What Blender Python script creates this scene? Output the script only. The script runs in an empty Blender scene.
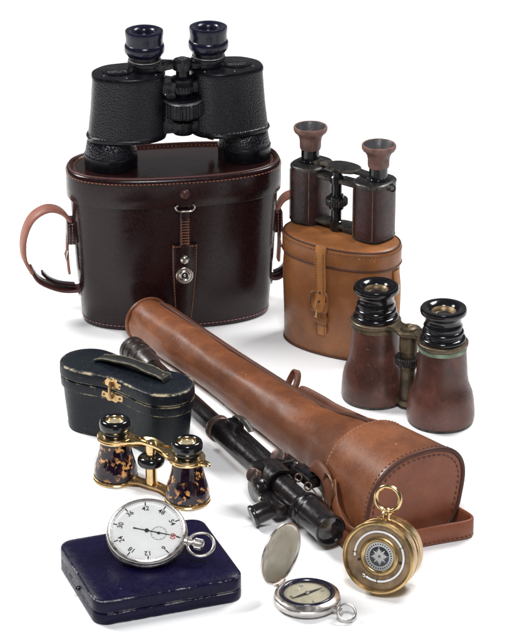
import bpy, math, random
from math import sin, cos, pi, radians, atan2, sqrt
from mathutils import Vector, Matrix, noise

# ------------------------------------------------------------------ camera, world, lamps, exposure
scene = bpy.context.scene
S = 0.01                                             # everything below is written in centimetres
PITCH, DIST = radians(24.0), 230.0
cam_data = bpy.data.cameras.new('camera')
cam_data.sensor_fit = 'VERTICAL'; cam_data.sensor_height = 36.0
cam_data.lens = 2760.0 / 641.0 * 36.0
cam_data.clip_start = 0.05; cam_data.clip_end = 60.0
cam = bpy.data.objects.new('camera', cam_data)
scene.collection.objects.link(cam)
cam.location = (0, -DIST * cos(PITCH) * S, DIST * sin(PITCH) * S)
cam.rotation_euler = (pi / 2 - PITCH, 0, 0)
scene.camera = cam

world = bpy.data.worlds.new('World'); scene.world = world; world.use_nodes = True
bg = world.node_tree.nodes['Background']
bg.inputs['Color'].default_value = (0.93, 0.96, 1.0, 1); bg.inputs['Strength'].default_value = 0.07

def area(name, loc, target, sx, sy, power, col=(1, 1, 1)):
    d = bpy.data.lights.new(name, 'AREA'); d.shape = 'RECTANGLE'; d.size = sx; d.size_y = sy
    d.energy = power; d.color = col
    o = bpy.data.objects.new(name, d); scene.collection.objects.link(o)
    o.location = loc
    o.rotation_euler = (Vector(target) - Vector(loc)).to_track_quat('-Z', 'Y').to_euler()
    return o
area('softbox_left', (-1.1, 0.30, 1.2), (0.0, -0.2, 0), 0.45, 0.45, 21, (1.0, 0.99, 0.97))
area('softbox_right', (0.85, 0.45, 1.35), (0.0, -0.2, 0), 0.55, 0.55, 18, (1.0, 0.985, 0.965))
area('softbox_front', (0.05, -1.60, 1.7), (0.0, -0.2, 0.05), 0.5, 0.5, 24, (0.98, 0.985, 1.0))

scene.view_settings.view_transform = 'Standard'
scene.view_settings.look = 'None'
scene.view_settings.gamma = 1.0
scene.view_settings.exposure = 0.3
scene.view_settings.use_curve_mapping = False
scene.render.engine = 'CYCLES'

# ------------------------------------------------------------------ node helpers and materials
class NT:
    def __init__(self, name):
        self.m = bpy.data.materials.new(name); self.m.use_nodes = True
        self.t = self.m.node_tree; self.n = self.t.nodes; self.l = self.t.links
        self.b = self.n['Principled BSDF']
        self.co = self.n.new('ShaderNodeTexCoord').outputs['Object']
    def new(self, ty, **kw):
        n = self.n.new(ty)
        for k, v in kw.items(): setattr(n, k, v)
        return n
    def put(self, s, v):
        if isinstance(v, (int, float)): s.default_value = v
        elif isinstance(v, tuple): s.default_value = v if len(v) == 4 or s.type == 'VECTOR' else (*v, 1)
        else: self.l.new(v, s)
    def set(self, **kw):
        for k, v in kw.items(): self.put(self.b.inputs[k.replace('_', ' ')], v)
    def noise(self, scale, detail=4, rough=.55, stretch=None, dist=0):
        n = self.new('ShaderNodeTexNoise'); n.inputs['Scale'].default_value = scale
        n.inputs['Detail'].default_value = detail; n.inputs['Roughness'].default_value = rough
        n.inputs['Distortion'].default_value = dist
        v = self.co
        if stretch:
            mp = self.new('ShaderNodeMapping'); mp.inputs['Scale'].default_value = stretch
            self.l.new(v, mp.inputs['Vector']); v = mp.outputs['Vector']
        self.l.new(v, n.inputs['Vector']); return n.outputs['Fac']
    def voro(self, scale, feature='F1', rnd=1.0):
        n = self.new('ShaderNodeTexVoronoi', feature=feature); n.inputs['Scale'].default_value = scale
        n.inputs['Randomness'].default_value = rnd
        self.l.new(self.co, n.inputs['Vector']); return n.outputs['Distance']
    def ramp(self, f, a, b, lo=0.0, hi=1.0):
        n = self.new('ShaderNodeMapRange'); n.interpolation_type = 'SMOOTHSTEP'
        for i, v in enumerate((f, a, b, lo, hi)): self.put(n.inputs[i], v)
        return n.outputs[0]
    def math(self, op, a, b=0.0):
        n = self.new('ShaderNodeMath', operation=op); self.put(n.inputs[0], a); self.put(n.inputs[1], b)
        return n.outputs[0]
    def mix(self, f, a, b):
        n = self.new('ShaderNodeMix', data_type='RGBA')
        self.put(n.inputs[0], f); self.put(n.inputs[6], a); self.put(n.inputs[7], b); return n.outputs[2]
    def bump(self, h, strength=.3, dist=.0003, prev=None):
        n = self.new('ShaderNodeBump'); n.inputs['Strength'].default_value = strength
        n.inputs['Distance'].default_value = dist; self.l.new(h, n.inputs['Height'])
        if prev: self.l.new(prev, n.inputs['Normal'])
        return n.outputs['Normal']
    def edge(self, radius, lo=.53, hi=.62):
        ge = self.new('ShaderNodeNewGeometry')
        return self.ramp(ge.outputs['Pointiness'], lo, hi)

def leather(name, dark, mid, light, rough=.45, grain=900, gs=.22, scuff=.25, scuffcol=None, coat=.0, bands=None, bandcol=(.4, .34, .22), spec=.4, nicks=.5, mottle=1.0):
    """aged leather: pores, uneven dye, rubbed patches, fine scratches, pale nicks; bands = heights (cm) of rubbed edges"""
    t = NT(name)
    a = t.noise(24, 6, .62); b = t.noise(95, 7, .7, dist=.4); c = t.noise(420, 3); fine = t.noise(900, 4, .7)
    col = t.mix(t.ramp(a, .5 - .2 / mottle, .5 + .2 / mottle), dark, mid)
    col = t.mix(t.math('MULTIPLY', t.ramp(b, .5, .8), .35 * mottle), col, light)
    col = t.mix(t.ramp(fine, .35, .7, 0, .28), col, tuple(v * .55 for v in dark))
    sc = t.math('MULTIPLY', t.ramp(t.noise(170, 6, .72, stretch=(1, .35, .8), dist=1.0), .63, .74), scuff)
    col = t.mix(sc, col, scuffcol or light)
    s1 = t.ramp(t.noise(70, 3, .5, stretch=(.5, 9, 9), dist=.8), .70, .74); s2 = t.ramp(t.noise(60, 3, .5, stretch=(9, 9, .45), dist=.8), .71, .75)
    scr = t.math('MULTIPLY', t.math('MAXIMUM', s1, s2), scuff * .9)
    col = t.mix(scr, col, scuffcol or light)
    dk = t.math('MULTIPLY', t.ramp(t.noise(60, 7, .72), .56, .75), .45 * mottle)
    col = t.mix(dk, col, tuple(v * .45 for v in dark))
    vn = t.new('ShaderNodeTexVoronoi'); vn.inputs['Scale'].default_value = 95; t.l.new(t.co, vn.inputs['Vector'])
    sep = t.new('ShaderNodeSeparateColor'); t.l.new(vn.outputs['Color'], sep.inputs[0])
    nk = t.math('MULTIPLY', t.ramp(vn.outputs['Distance'], .10, .03), t.ramp(sep.outputs[0], .80, .82))
    col = t.mix(t.math('MULTIPLY', nk, nicks), col, tuple(min(1, v * 1.9 + .05) for v in light))
    st_ = t.math('MULTIPLY', t.ramp(t.noise(11, 5, .6, dist=.5), .48, .66), .45 * mottle * min(1.0, scuff * 2.5))
    col = t.mix(st_, col, tuple(v * .5 for v in dark))
    if bands:
        xyz = t.new('ShaderNodeSeparateXYZ'); t.l.new(t.co, xyz.inputs[0])
        zz = t.math('ADD', xyz.outputs[2], t.math('MULTIPLY', t.math('SUBTRACT', t.noise(150, 4), .5), .0009))
        tot = None
        for zc, hw, amt in bands:
            d = t.math('ABSOLUTE', t.math('SUBTRACT', zz, zc * S))
            k = t.math('MULTIPLY', t.ramp(d, hw * S, hw * S * .3), amt)
            tot = k if tot is None else t.math('MAXIMUM', tot, k)
        e = t.math('MULTIPLY', tot, t.ramp(t.noise(70, 8, .8), .47, .60))
        col = t.mix(e, col, bandcol)
    gr = t.voro(grain, 'F1')
    n = t.bump(gr, gs, .0002)
    n = t.bump(t.noise(45, 5), .22, .0008, n)
    n = t.bump(t.math('SUBTRACT', 1.0, scr), .3, .0002, n)
    ro = t.math('ADD', t.ramp(c, .3, .7, rough - .06, rough + .08), t.math('MULTIPLY', sc, .3))
    t.set(Base_Color=col, Roughness=ro, Normal=n, Coat_Weight=coat, Coat_Roughness=.22, Specular_IOR_Level=spec)
    return t.m

def plain(name, col, rough=.4, metal=0.0, var=.25, scale=120, bump=.08, coat=0.0, edge=None, spec=.5):
    t = NT(name)
    f = t.noise(scale, 5, .6)
    c = t.mix(t.ramp(f, .3, .7), tuple(v * (1 - var) for v in col), tuple(min(1, v * (1 + var)) for v in col))
    if edge:
        r, ecol, amt = edge
        e = t.math('MULTIPLY', t.edge(r), t.ramp(t.noise(260, 5, .7), .4, .6, 0, amt))
        c = t.mix(e, c, ecol)
    t.set(Base_Color=c, Metallic=metal, Roughness=t.ramp(t.noise(scale * 2.3, 4), .3, .7, rough * .75, min(1, rough * 1.3)),
          Normal=t.bump(t.noise(scale * 5, 3), bump, .0002), Coat_Weight=coat, Coat_Roughness=.08, Specular_IOR_Level=spec)
    return t.m

M = {}
M['oxblood'] = leather('oxblood_leather', (.0145, .0043, .0052), (.018, .0056, .0063), (.028, .0095, .010), spec=.27, rough=.24, grain=1800, gs=.015, scuff=.05, coat=.1, nicks=.12, mottle=.6)
M['oxblood_top'] = leather('oxblood_lid_leather', (.014, .0046, .005), (.018, .0064, .0065), (.028, .011, .0105), spec=.35, rough=.17, grain=1800, gs=.02, scuff=.1, coat=.2, nicks=.12, mottle=.6)
M['oxblood_edge'] = leather('oxblood_rolled_edge', (.05, .015, .013), (.07, .021, .018), (.10, .034, .027), rough=.4, grain=1400, gs=.1)
M['rosy'] = leather('rosy_strap_leather', (.29, .112, .078), (.37, .155, .112), (.47, .23, .18), rough=.5, grain=1200, gs=.12, scuff=.5)
M['tan'] = leather('tan_leather', (.215, .074, .022), (.32, .122, .038), (.39, .17, .065), rough=.4, scuff=.45, coat=.12, mottle=1.15)
M['buckle_leather'] = leather('dark_buckle_leather', (.16, .06, .022), (.24, .095, .034), (.34, .15, .06), rough=.5, scuff=.4)
M['tan_strap'] = leather('honey_strap_leather', (.33, .13, .036), (.43, .185, .055), (.5, .25, .09), rough=.45, scuff=.2)
M['russet'] = leather('russet_leather', (.14, .044, .018), (.245, .086, .036), (.36, .148, .068), rough=.38, scuff=.5, coat=.12, nicks=.9, mottle=1.1)
M['russet_end'] = leather('russet_end_leather', (.20, .061, .030), (.28, .09, .044), (.35, .132, .068), rough=.45, scuff=.4, mottle=1.0)
M['russet_dark'] = leather('dark_russet_welt', (.055, .018, .011), (.09, .03, .016), (.15, .055, .028), rough=.55, scuff=.2)
M['russet_strap'] = leather('mid_russet_strap', (.12, .038, .018), (.17, .055, .025), (.24, .09, .045), rough=.5, scuff=.3)
M['maroon'] = leather('worn_maroon_leather', (.052, .021, .016), (.118, .043, .031), (.215, .095, .07), rough=.36, grain=700, gs=.22, scuff=.8, scuffcol=(.30, .17, .13), coat=.15, nicks=1.0, mottle=1.3)
M['plum_skin'] = leather('plum_morocco_leather', (.022, .009, .010), (.048, .016, .016), (.10, .036, .034), rough=.40, grain=520, gs=.5, scuff=.5, scuffcol=(.26, .16, .13), nicks=1.0, mottle=1.4)
M['black_case'] = leather('blue_black_case_leather', (.0040, .0062, .013), (.0065, .011, .014), (.018, .024, .021), spec=.28, rough=.42, grain=650, gs=.4, scuff=.9, scuffcol=(.085, .088, .07), nicks=1.0, mottle=1.3,
                          bands=[(5.44, .085, 1.0), (4.62, .07, .9), (4.44, .06, .8), (3.69, .09, 1.0), (.06, .08, .6)], bandcol=(.42, .36, .23))
M['handle_leather'] = leather('worn_handle_leather', (.012, .013, .012), (.02, .021, .018), (.05, .05, .042), rough=.5, grain=500, gs=.5, scuff=.8, scuffcol=(.22, .19, .13), nicks=1)
M['handle_edge'] = leather('rubbed_handle_edge', (.14, .12, .08), (.26, .22, .15), (.36, .31, .22), rough=.6, grain=500, gs=.5)
M['blue'] = leather('indigo_leatherette', (.0032, .0020, .020), (.0043, .0026, .028), (.009, .007, .046), spec=.16, rough=.36, grain=900, gs=.3, scuff=.45, nicks=.7,
                    scuffcol=(.05, .045, .12), bands=[(1.79, .055, .9), (.93, .05, .55), (.80, .05, .55), (.05, .06, .8)], bandcol=(.42, .40, .40), coat=.05)
M['thread'] = plain('linen_thread', (.5, .27, .16), .8, var=.2)
M['thread_rust'] = plain('rust_thread', (.36, .13, .065), .8, var=.2)
M['thread_dark'] = plain('dark_thread', (.1, .045, .03), .8, var=.3)
M['thread_pink'] = plain('pink_thread', (.42, .2, .2), .8, var=.2)
M['black_gloss'] = plain('black_lacquer', (.006, .006, .008), .14, var=.3, coat=.1)
M['black_satin'] = plain('black_enamel', (.0045, .0045, .007), .28, spec=.28, var=.3, edge=(.0005, (.10, .10, .10), .35))
M['black_worn'] = plain('worn_black_paint', (.011, .0095, .0095), .36, spec=.4, var=.4, edge=(.0007, (.22, .18, .13), .45))
M['navy_plastic'] = plain('blue_black_ebonite', (.005, .0055, .017), .22, var=.2, spec=.4)
M['scope_steel'] = plain('blued_steel', (.008, .0065, .0075), .22, metal=0.0, var=.4, coat=.05, edge=(.0005, (.12, .085, .07), .3))
M['scope_brown'] = plain('browned_steel', (.022, .014, .013), .34, metal=.0, var=.3)
M['screw'] = plain('worn_brown_screw', (.13, .085, .07), .35, metal=.6, var=.35)
M['brass'] = plain('aged_brass', (.50, .335, .15), .3, metal=.95, var=.3, scale=70)
M['brass_dark'] = plain('tarnished_brass', (.18, .125, .07), .45, metal=.8, var=.45, scale=60)
M['brass_olive'] = plain('dull_olive_brass', (.125, .095, .06), .48, metal=.6, var=.5, scale=60)
M['verdigris'] = plain('verdigris_collar', (.20, .26, .18), .65, metal=.2, var=.4, scale=140)
M['gilt'] = plain('gilt_metal', (.74, .53, .27), .2, metal=1.0, var=.12)
M['gilt_dull'] = plain('dull_gilt', (.56, .37, .18), .34, metal=.95, var=.2)
M['silver'] = plain('silver_metal', (.58, .545, .52), .3, metal=1.0, var=.1)
M['silver_satin'] = plain('brushed_inner_lid', (.46, .445, .38), .42, metal=.85, var=.06, scale=60, bump=.01)
M['steel'] = plain('nickel_metal', (.62, .60, .55), .22, metal=1.0, var=.15)
M['rubber_brown'] = plain('brown_horn_cup', (.15, .075, .06), .55, var=.4, scale=90, edge=(.0005, (.32, .2, .15), .6))
M['cup_inside'] = plain('grey_cup_lining', (.045, .042, .045), .5, var=.2)
M['dial_white'] = plain('white_enamel', (.9, .9, .89), .3, var=.02)
M['dial_cream'] = plain('cream_compass_card', (.62, .57, .43), .4, var=.12)
M['dial_brown'] = plain('browned_silver_plate', (.27, .185, .11), .42, metal=.55, var=.35, scale=90)
M['ink'] = plain('black_ink', (.015, .015, .02), .5, var=.1)
M['blue_ink'] = plain('slate_blue_ink', (.025, .03, .05), .4, var=.2)
M['red_ink'] = plain('red_ink', (.55, .03, .03), .5, var=.1)
M['blued'] = plain('dark_blue_ring', (.012, .012, .035), .2, var=.2, coat=.4)
M['lens'] = plain('dark_lens', (.012, .012, .014), .04, var=.1, coat=1.0, bump=0)
M['lens_amber'] = plain('amber_lens', (.30, .26, .16), .06, var=.1, coat=1.0, bump=0)
M['grey_ring'] = plain('grey_metal_ring', (.3, .29, .3), .3, metal=.8)
M['engrave'] = plain('worn_white_engraving', (.22, .22, .23), .6)
M['tube_white'] = plain('white_thermometer_glass', (.82, .83, .84), .12, var=.03, coat=.6)

def pebbled(scale, k):
    t = NT('pebbled_black_leather')
    v = t.voro(scale, 'F1', 1.0)
    big = t.noise(40, 4)
    col = t.mix(t.ramp(v, .15, .55), (.008, .0088, .0155), (.003, .003, .006))
    col = t.mix(t.math('MULTIPLY', t.ramp(big, .5, .8), .5), col, (.014, .014, .018))
    n = t.bump(t.math('SUBTRACT', 1.0, v), k, .0006)
    n = t.bump(t.noise(scale * 2.2, 4, .7), .25, .0003, n)
    n = t.bump(t.noise(50, 4), .2, .0008, n)
    t.set(Base_Color=col, Roughness=.26, Normal=n, Specular_IOR_Level=.42)
    return t.m
M['pebbled'] = pebbled(830, .5)
M['pebbled_coarse'] = pebbled(600, .8)

def tortoise():
    t = NT('tortoiseshell')
    a = t.ramp(t.noise(230, 4, .55, dist=.6), .525, .63)
    b = t.ramp(t.noise(75, 3, .5), .40, .54)
    col = t.mix(t.math('MULTIPLY', a, b), (.010, .004, .011), (.74, .36, .12))
    col = t.mix(t.math('MULTIPLY', t.ramp(t.noise(210, 4), .5, .7), .5), col, (.05, .016, .014))
    t.set(Base_Color=col, Roughness=.07, Specular_IOR_Level=.5)
    return t.m
M['tortoise'] = tortoise()

def clear_glass():
    t = NT('clear_crystal')
    out = t.n['Material Output']
    tr = t.new('ShaderNodeBsdfTransparent'); gl = t.new('ShaderNodeBsdfGlossy'); gl.inputs['Roughness'].default_value = .02
    fr = t.new('ShaderNodeFresnel'); fr.inputs['IOR'].default_value = 1.45
    mx = t.new('ShaderNodeMixShader')
    t.l.new(fr.outputs[0], mx.inputs[0]); t.l.new(tr.outputs[0], mx.inputs[1]); t.l.new(gl.outputs[0], mx.inputs[2])
    t.l.new(mx.outputs[0], out.inputs['Surface'])
    return t.m
M['glass'] = clear_glass()

def paper():
    t = NT('white_sweep')
    f = t.noise(3, 4)
    t.set(Base_Color=t.mix(f, (.90, .905, .915), (.93, .935, .94)), Roughness=.62, Specular_IOR_Level=.35)
    return t.m
M['paper'] = paper()

# ------------------------------------------------------------------ geometry helpers (centimetres)
I4 = Matrix.Identity(4)
def V(*a): return Vector(a)
def T(x, y, z): return Matrix.Translation((x, y, z))
def R(deg, ax): return Matrix.Rotation(radians(deg), 4, ax)
class G:
    """collects vertices and faces in centimetres"""
    def __init__(self): self.v = []; self.f = []
    def add(self, vs, fs, m=I4):
        k = len(self.v); self.v += [m @ Vector(p) for p in vs]; self.f += [[i + k for i in q] for q in fs]; return self
def thing(name, label, cat, loc, rz=0.0, group=None, rot=None):
    o = bpy.data.objects.new(name, None); scene.collection.objects.link(o)
    o.empty_display_size = .02
    o.location = Vector(loc) * S
    o.rotation_euler = rot if rot else (0, 0, radians(rz))
    o['label'] = label; o['category'] = cat
    if group: o['group'] = group
    return o
def obj(name, g, mat, parent, smooth=35, loc=(0, 0, 0), stuff=False, label=None):
    if isinstance(g, G):
        me = bpy.data.meshes.new(name)
        me.from_pydata([tuple(p * S) for p in g.v], [], g.f); me.validate(); me.update()
        me.polygons.foreach_set('use_smooth', [True] * len(me.polygons))
        if smooth < 180: me.set_sharp_from_angle(angle=radians(smooth))
        me.materials.append(M[mat])
    else: me = g
    o = bpy.data.objects.new(name, me); scene.collection.objects.link(o)
    o.parent = parent; o.location = Vector(loc) * S
    if stuff: o['kind'] = 'stuff'
    if label: o['label'] = label
    return o

def lathe(prof, n=64, m=I4, g=None):
    g = g or G(); vs = []; fs = []; rows = []
    for r, z in prof:
        if r < 1e-6: rows.append([len(vs)]); vs.append((0, 0, z))
        else:
            k = len(vs); rows.append(list(range(k, k + n)))
            vs += [(r * cos(2 * pi * i / n), r * sin(2 * pi * i / n), z) for i in range(n)]
    for a, b in zip(rows, rows[1:]):
        for i in range(n):
            j = (i + 1) % n
            if len(a) == 1 and len(b) == 1: continue
            if len(a) == 1: fs.append([a[0], b[j], b[i]])
            elif len(b) == 1: fs.append([a[i], a[j], b[0]])
            else: fs.append([a[i], a[j], b[j], b[i]])
    return g.add(vs, fs, m)
def cyl(r, z0, z1, n=48, bev=.05, m=I4, g=None):
    b = min(bev, r * .45, abs(z1 - z0) * .45)
    return lathe([(0, z0), (r - b, z0), (r - b * .3, z0 + b * .3), (r, z0 + b), (r, z1 - b), (r - b * .3, z1 - b * .3), (r - b, z1), (0, z1)], n, m, g)
def ribbed(r, z0, z1, teeth, depth=.06, m=I4, g=None):
    n = teeth * 4; g = g or G(); vs = []; fs = []; rows = []
    b = .07
    for k, (z, ins) in enumerate([(z0, b), (z0 + b, 0), (z1 - b, 0), (z1, b)]):
        rows.append(len(vs))
        for i in range(n):
            rr = r - ins - (depth if (i % 4) in (2, 3) and not ins else 0)
            vs.append((rr * cos(2 * pi * i / n), rr * sin(2 * pi * i / n), z))
    for a, c in zip(rows, rows[1:]):
        for i in range(n):
            j = (i + 1) % n; fs.append([a + i, a + j, c + j, c + i])
    fs.append([rows[0] + i for i in reversed(range(n))]); fs.append([rows[3] + i for i in range(n)])
    return g.add(vs, fs, m)
def loft(loops, cap0=True, cap1=True, m=I4, g=None):
    g = g or G(); n = len(loops[0]); vs = []; fs = []
    for lp in loops: vs += [tuple(p) for p in lp]
    for a in range(len(loops) - 1):
        for i in range(n):
            j = (i + 1) % n
            fs.append([a * n + i, a * n + j, (a + 1) * n + j, (a + 1) * n + i])
    for on, lp, rev, base in ((cap0, loops[0], True, 0), (cap1, loops[-1], False, (len(loops) - 1) * n)):
        if on:
            c = sum((Vector(p) for p in lp), Vector()) / n; k = len(vs); vs.append(tuple(c))
            for i in range(n):
                j = (i + 1) % n
                fs.append([k, base + j, base + i] if rev else [k, base + i, base + j])
    return g.add(vs, fs, m)
def rbox(sx, sy, sz, bev=.08, m=I4, g=None):
    """bevelled box centred in x and y, standing on z=0"""
    g = g or G(); lp = []
    for z, ins in ((0, bev), (bev * .3, bev * .3), (bev, 0), (sz - bev, 0), (sz - bev * .3, bev * .3), (sz, bev)):
        hx, hy, c = sx / 2 - ins, sy / 2 - ins, bev
        lp.append([(hx - c, -hy, z), (hx - .3 * c, -hy + .3 * c, z), (hx, -hy + c, z), (hx, hy - c, z), (hx - .3 * c, hy - .3 * c, z), (hx - c, hy, z),
                   (-hx + c, hy, z), (-hx + .3 * c, hy - .3 * c, z), (-hx, hy - c, z), (-hx, -hy + c, z), (-hx + .3 * c, -hy + .3 * c, z), (-hx + c, -hy, z)])
    return loft(lp, m=m, g=g)
def crom(pts, n=8, closed=False):
    pts = [Vector(p) for p in pts]; out = []; k = len(pts)
    segs = k if closed else k - 1
    for i in range(segs):
        p1, p2 = pts[i], pts[(i + 1) % k]
        p0 = pts[(i - 1) % k] if (closed or i > 0) else p1 * 2 - p2
        p3 = pts[(i + 2) % k] if (closed or i + 2 < k) else p2 * 2 - p1
        for j in range(n):
            t = j / n
            out.append(.5 * (2 * p1 + (p2 - p0) * t + (2 * p0 - 5 * p1 + 4 * p2 - p3) * t * t + (3 * p1 - p0 - 3 * p2 + p3) * t ** 3))
    if not closed: out.append(pts[-1].copy())
    return out
def tangents(p, closed=False):
    k = len(p); o = []
    for i in range(k):
        a = p[(i - 1) % k] if closed or i else p[0]; b = p[(i + 1) % k] if closed or i < k - 1 else p[-1]
        o.append((b - a).normalized())
    return o
def tube(path, r, n=12, closed=False, m=I4, g=None):
    p = [Vector(q) for q in path]; t = tangents(p, closed)
    up = Vector((0, 0, 1)) if abs(t[0].z) < .9 else Vector((1, 0, 0))
    nn = (up - t[0] * up.dot(t[0])).normalized(); loops = []
    for i, q in enumerate(p):
        nn = (nn - t[i] * nn.dot(t[i])).normalized(); b = t[i].cross(nn)
        rr = r[i] if isinstance(r, (list, tuple)) else r
        loops.append([q + nn * rr * cos(2 * pi * k / n) + b * rr * sin(2 * pi * k / n) for k in range(n)])
    if closed: loops.append(loops[0]); return loft(loops, False, False, m, g)
    return loft(loops, True, True, m, g)
def ribbon(path, wdir, width, th, m=I4, g=None, closed=False):
    """a flat strap with softened edges swept along a path; wdir is the direction of its width"""
    p = [Vector(q) for q in path]; t = tangents(p, closed); wd = Vector(wdir).normalized(); loops = []
    for i, q in enumerate(p):
        w = (wd - t[i] * wd.dot(t[i])).normalized(); nn = t[i].cross(w)
        hw = (width[i] if isinstance(width, (list, tuple)) else width) / 2; ht = th / 2; c = min(ht * .7, hw * .4)
        loops.append([q + w * a + nn * b for a, b in ((hw - c, -ht), (hw, -ht + c), (hw, ht - c), (hw - c, ht), (-hw + c, ht), (-hw, ht - c), (-hw, -ht + c), (-hw + c, -ht))])
    if closed: loops.append(loops[0]); return loft(loops, False, False, m, g)
    return loft(loops, True, True, m, g)
def superloop(a, b, z, e=2.5, n=96, eb=None):
    o = []
    for i in range(n):
        t = 2 * pi * i / n; c, s_ = cos(t), sin(t); k = 2 / e
        o.append(V(a * math.copysign(abs(c) ** k, c), b * math.copysign(abs(s_) ** k, s_), z))
    return o
def resample(path, step, closed=False):
    p = [Vector(q) for q in path]
    if closed: p = p + [p[0]]
    d = [0.0]
    for a, b in zip(p, p[1:]): d.append(d[-1] + (b - a).length)
    n = max(2, int(round(d[-1] / step))); out = []; j = 0
    for i in range(n if closed else n + 1):
        s = d[-1] * i / n
        while j < len(d) - 2 and d[j + 1] < s: j += 1
        u = (s - d[j]) / max(1e-9, d[j + 1] - d[j]); out.append(p[j].lerp(p[j + 1], u))
    return out
rng = random.Random(7)
def stitches(path, normal, pitch=.3, ln=.2, w=.055, closed=False, g=None, hgt=.03):
    """short rounded thread bars laid along a path; normal = vector or function(point)"""
    g = g or G(); p = resample(path, pitch, closed); t = tangents(p, closed)
    for q, d in zip(p, t):
        nn = Vector(normal(q) if callable(normal) else normal).normalized()
        nn = (nn - d * nn.dot(d)).normalized(); b = nn.cross(d)
        d2 = (d + b * rng.uniform(-.08, .08)).normalized(); l = ln * rng.uniform(.85, 1.1) / 2
        vs = []
        for s_, k in ((-1, .55), (-.55, 1), (.55, 1), (1, .55)):
            c = q + d2 * l * s_ + nn * (0 if abs(s_) > .9 else hgt * .5)
            vs += [c - b * w / 2 * k - nn * hgt, c - b * w / 4 * k + nn * hgt * k, c + b * w / 4 * k + nn * hgt * k, c + b * w / 2 * k - nn * hgt]
        fs = []
        for a in range(3):
            for i in range(4): fs.append([a * 4 + i, a * 4 + (i + 1) % 4, a * 4 + 4 + (i + 1) % 4, a * 4 + 4 + i])
        fs += [[3, 2, 1, 0], [12, 13, 14, 15]]
        g.add(vs, fs)
    return g
def torus_arc(R0, r, a0, a1, n=48, m=I4, g=None):
    full = abs(a1 - a0) > 359.9
    k = n if full else n + 1
    pts = [V(R0 * cos(radians(a0 + (a1 - a0) * i / n)), R0 * sin(radians(a0 + (a1 - a0) * i / n)), 0) for i in range(k)]
    return tube(pts, r, 12, full, m, g)
def disc(r, z, n=64, m=I4, g=None, r0=0.0):
    return lathe([(r0, z - .02), (r, z - .02), (r, z), (r0, z)], n, m, g)
def text(s, size, m, name, mat, parent, bold=0.0):
    c = bpy.data.curves.new(name, 'FONT'); c.body = s; c.size = size * S; c.align_x = 'CENTER'; c.align_y = 'CENTER'
    c.extrude = .00003; c.offset = bold * S
    tmp = bpy.data.objects.new('tmp_text', c); scene.collection.objects.link(tmp)
    bpy.context.view_layer.update()
    me = bpy.data.meshes.new_from_object(tmp.evaluated_get(bpy.context.evaluated_depsgraph_get()))
    bpy.data.objects.remove(tmp); bpy.data.curves.remove(c)
    mm = m.copy(); mm.translation = mm.translation * S
    me.transform(mm); me.materials.clear(); me.materials.append(M[mat]); me.name = name
    o = bpy.data.objects.new(name, me); scene.collection.objects.link(o); o.parent = parent
    return o

# ------------------------------------------------------------------ the white sweep everything stands on
prof = [(-150, 0), (260, 0)] + [(260 + 120 * sin(radians(a)), 120 - 120 * cos(radians(a))) for a in range(6, 91, 6)] + [(380, 330)]
g = G(); xs = (-190, 190)
g.add([(x, y, z) for y, z in prof for x in xs], [[2 * i, 2 * i + 1, 2 * i + 3, 2 * i + 2] for i in range(len(prof) - 1)])
floor = obj('floor', g, 'paper', None, smooth=180)
floor['kind'] = 'structure'; floor['label'] = 'seamless white studio surface that all the pieces stand on'

# ================================================================== dark brown binocular case
root = thing('binocular_case', 'large dark oxblood leather binocular case with carrying loops and a lock tab', 'case', (-6.75, 1.9, 0), 9)
E0 = 2.5
lp = [superloop(a, b, z, E0) for a, b, z in ((7.35, 3.45, 0), (7.72, 3.72, .03), (7.8, 3.8, .15), (8.25, 3.95, 5), (8.55, 4.02, 10.6), (8.55, 4.02, 11.4))]
obj('body', loft(lp), 'oxblood', root, 50)
stb = stitches([p for p in superloop(7.83, 3.83, .42, E0, 300)], lambda q: V(q.x, q.y * 3, 0), .34, .22, .05, True)
obj('stitching', stb, 'thread_pink', root, stuff=True)
LA, LB = 8.85, 4.25
lp = []
for ins, z in ((.16, 11.05), (.05, 11.0), (0, 11.08), (-.02, 12.0), (0, 13.15), (.06, 13.38), (.2, 13.5), (.42, 13.53), (.58, 13.47), (.62, 13.36)):
    lp.append(superloop(LA - ins, LB - ins, z, E0))
lid = obj('lid', loft(lp, False, False), 'oxblood', root, 50)
lp = [superloop(LA - .55, LB - .55, 13.2, E0), superloop(LA - .6, LB - .6, 13.36, E0), superloop(LA - 2, LB - 1.6, 13.4, E0), superloop(3, 1, 13.42, E0)]
obj('top_panel', loft(lp), 'oxblood_top', lid, 50)
obj('rolled_edge', tube(resample(superloop(LA - .3, LB - .3, 13.49, E0, 200), .2, True), .13, 8, True), 'oxblood_edge', lid, 60)
st = stitches(superloop(LA + .0, LB + .0, 13.12, E0, 300), lambda q: V(q.x, q.y * 3, 0), .33, .22, .055, True)
stitches(superloop(LA - .66, LB - .66, 13.4, E0, 300), (0, 0, 1), .33, .22, .05, True, st)
obj('stitching', st, 'thread_rust', lid, stuff=True)
# lid stud
fy = -LB - .02
obj('stud', lathe([(.0, .34), (.2, .32), (.36, .22), (.45, .06), (.45, -.1), (0, -.1)], 32, T(.35, fy, 12.2) @ R(90, 'X')), 'oxblood_edge', lid, 60)
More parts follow.
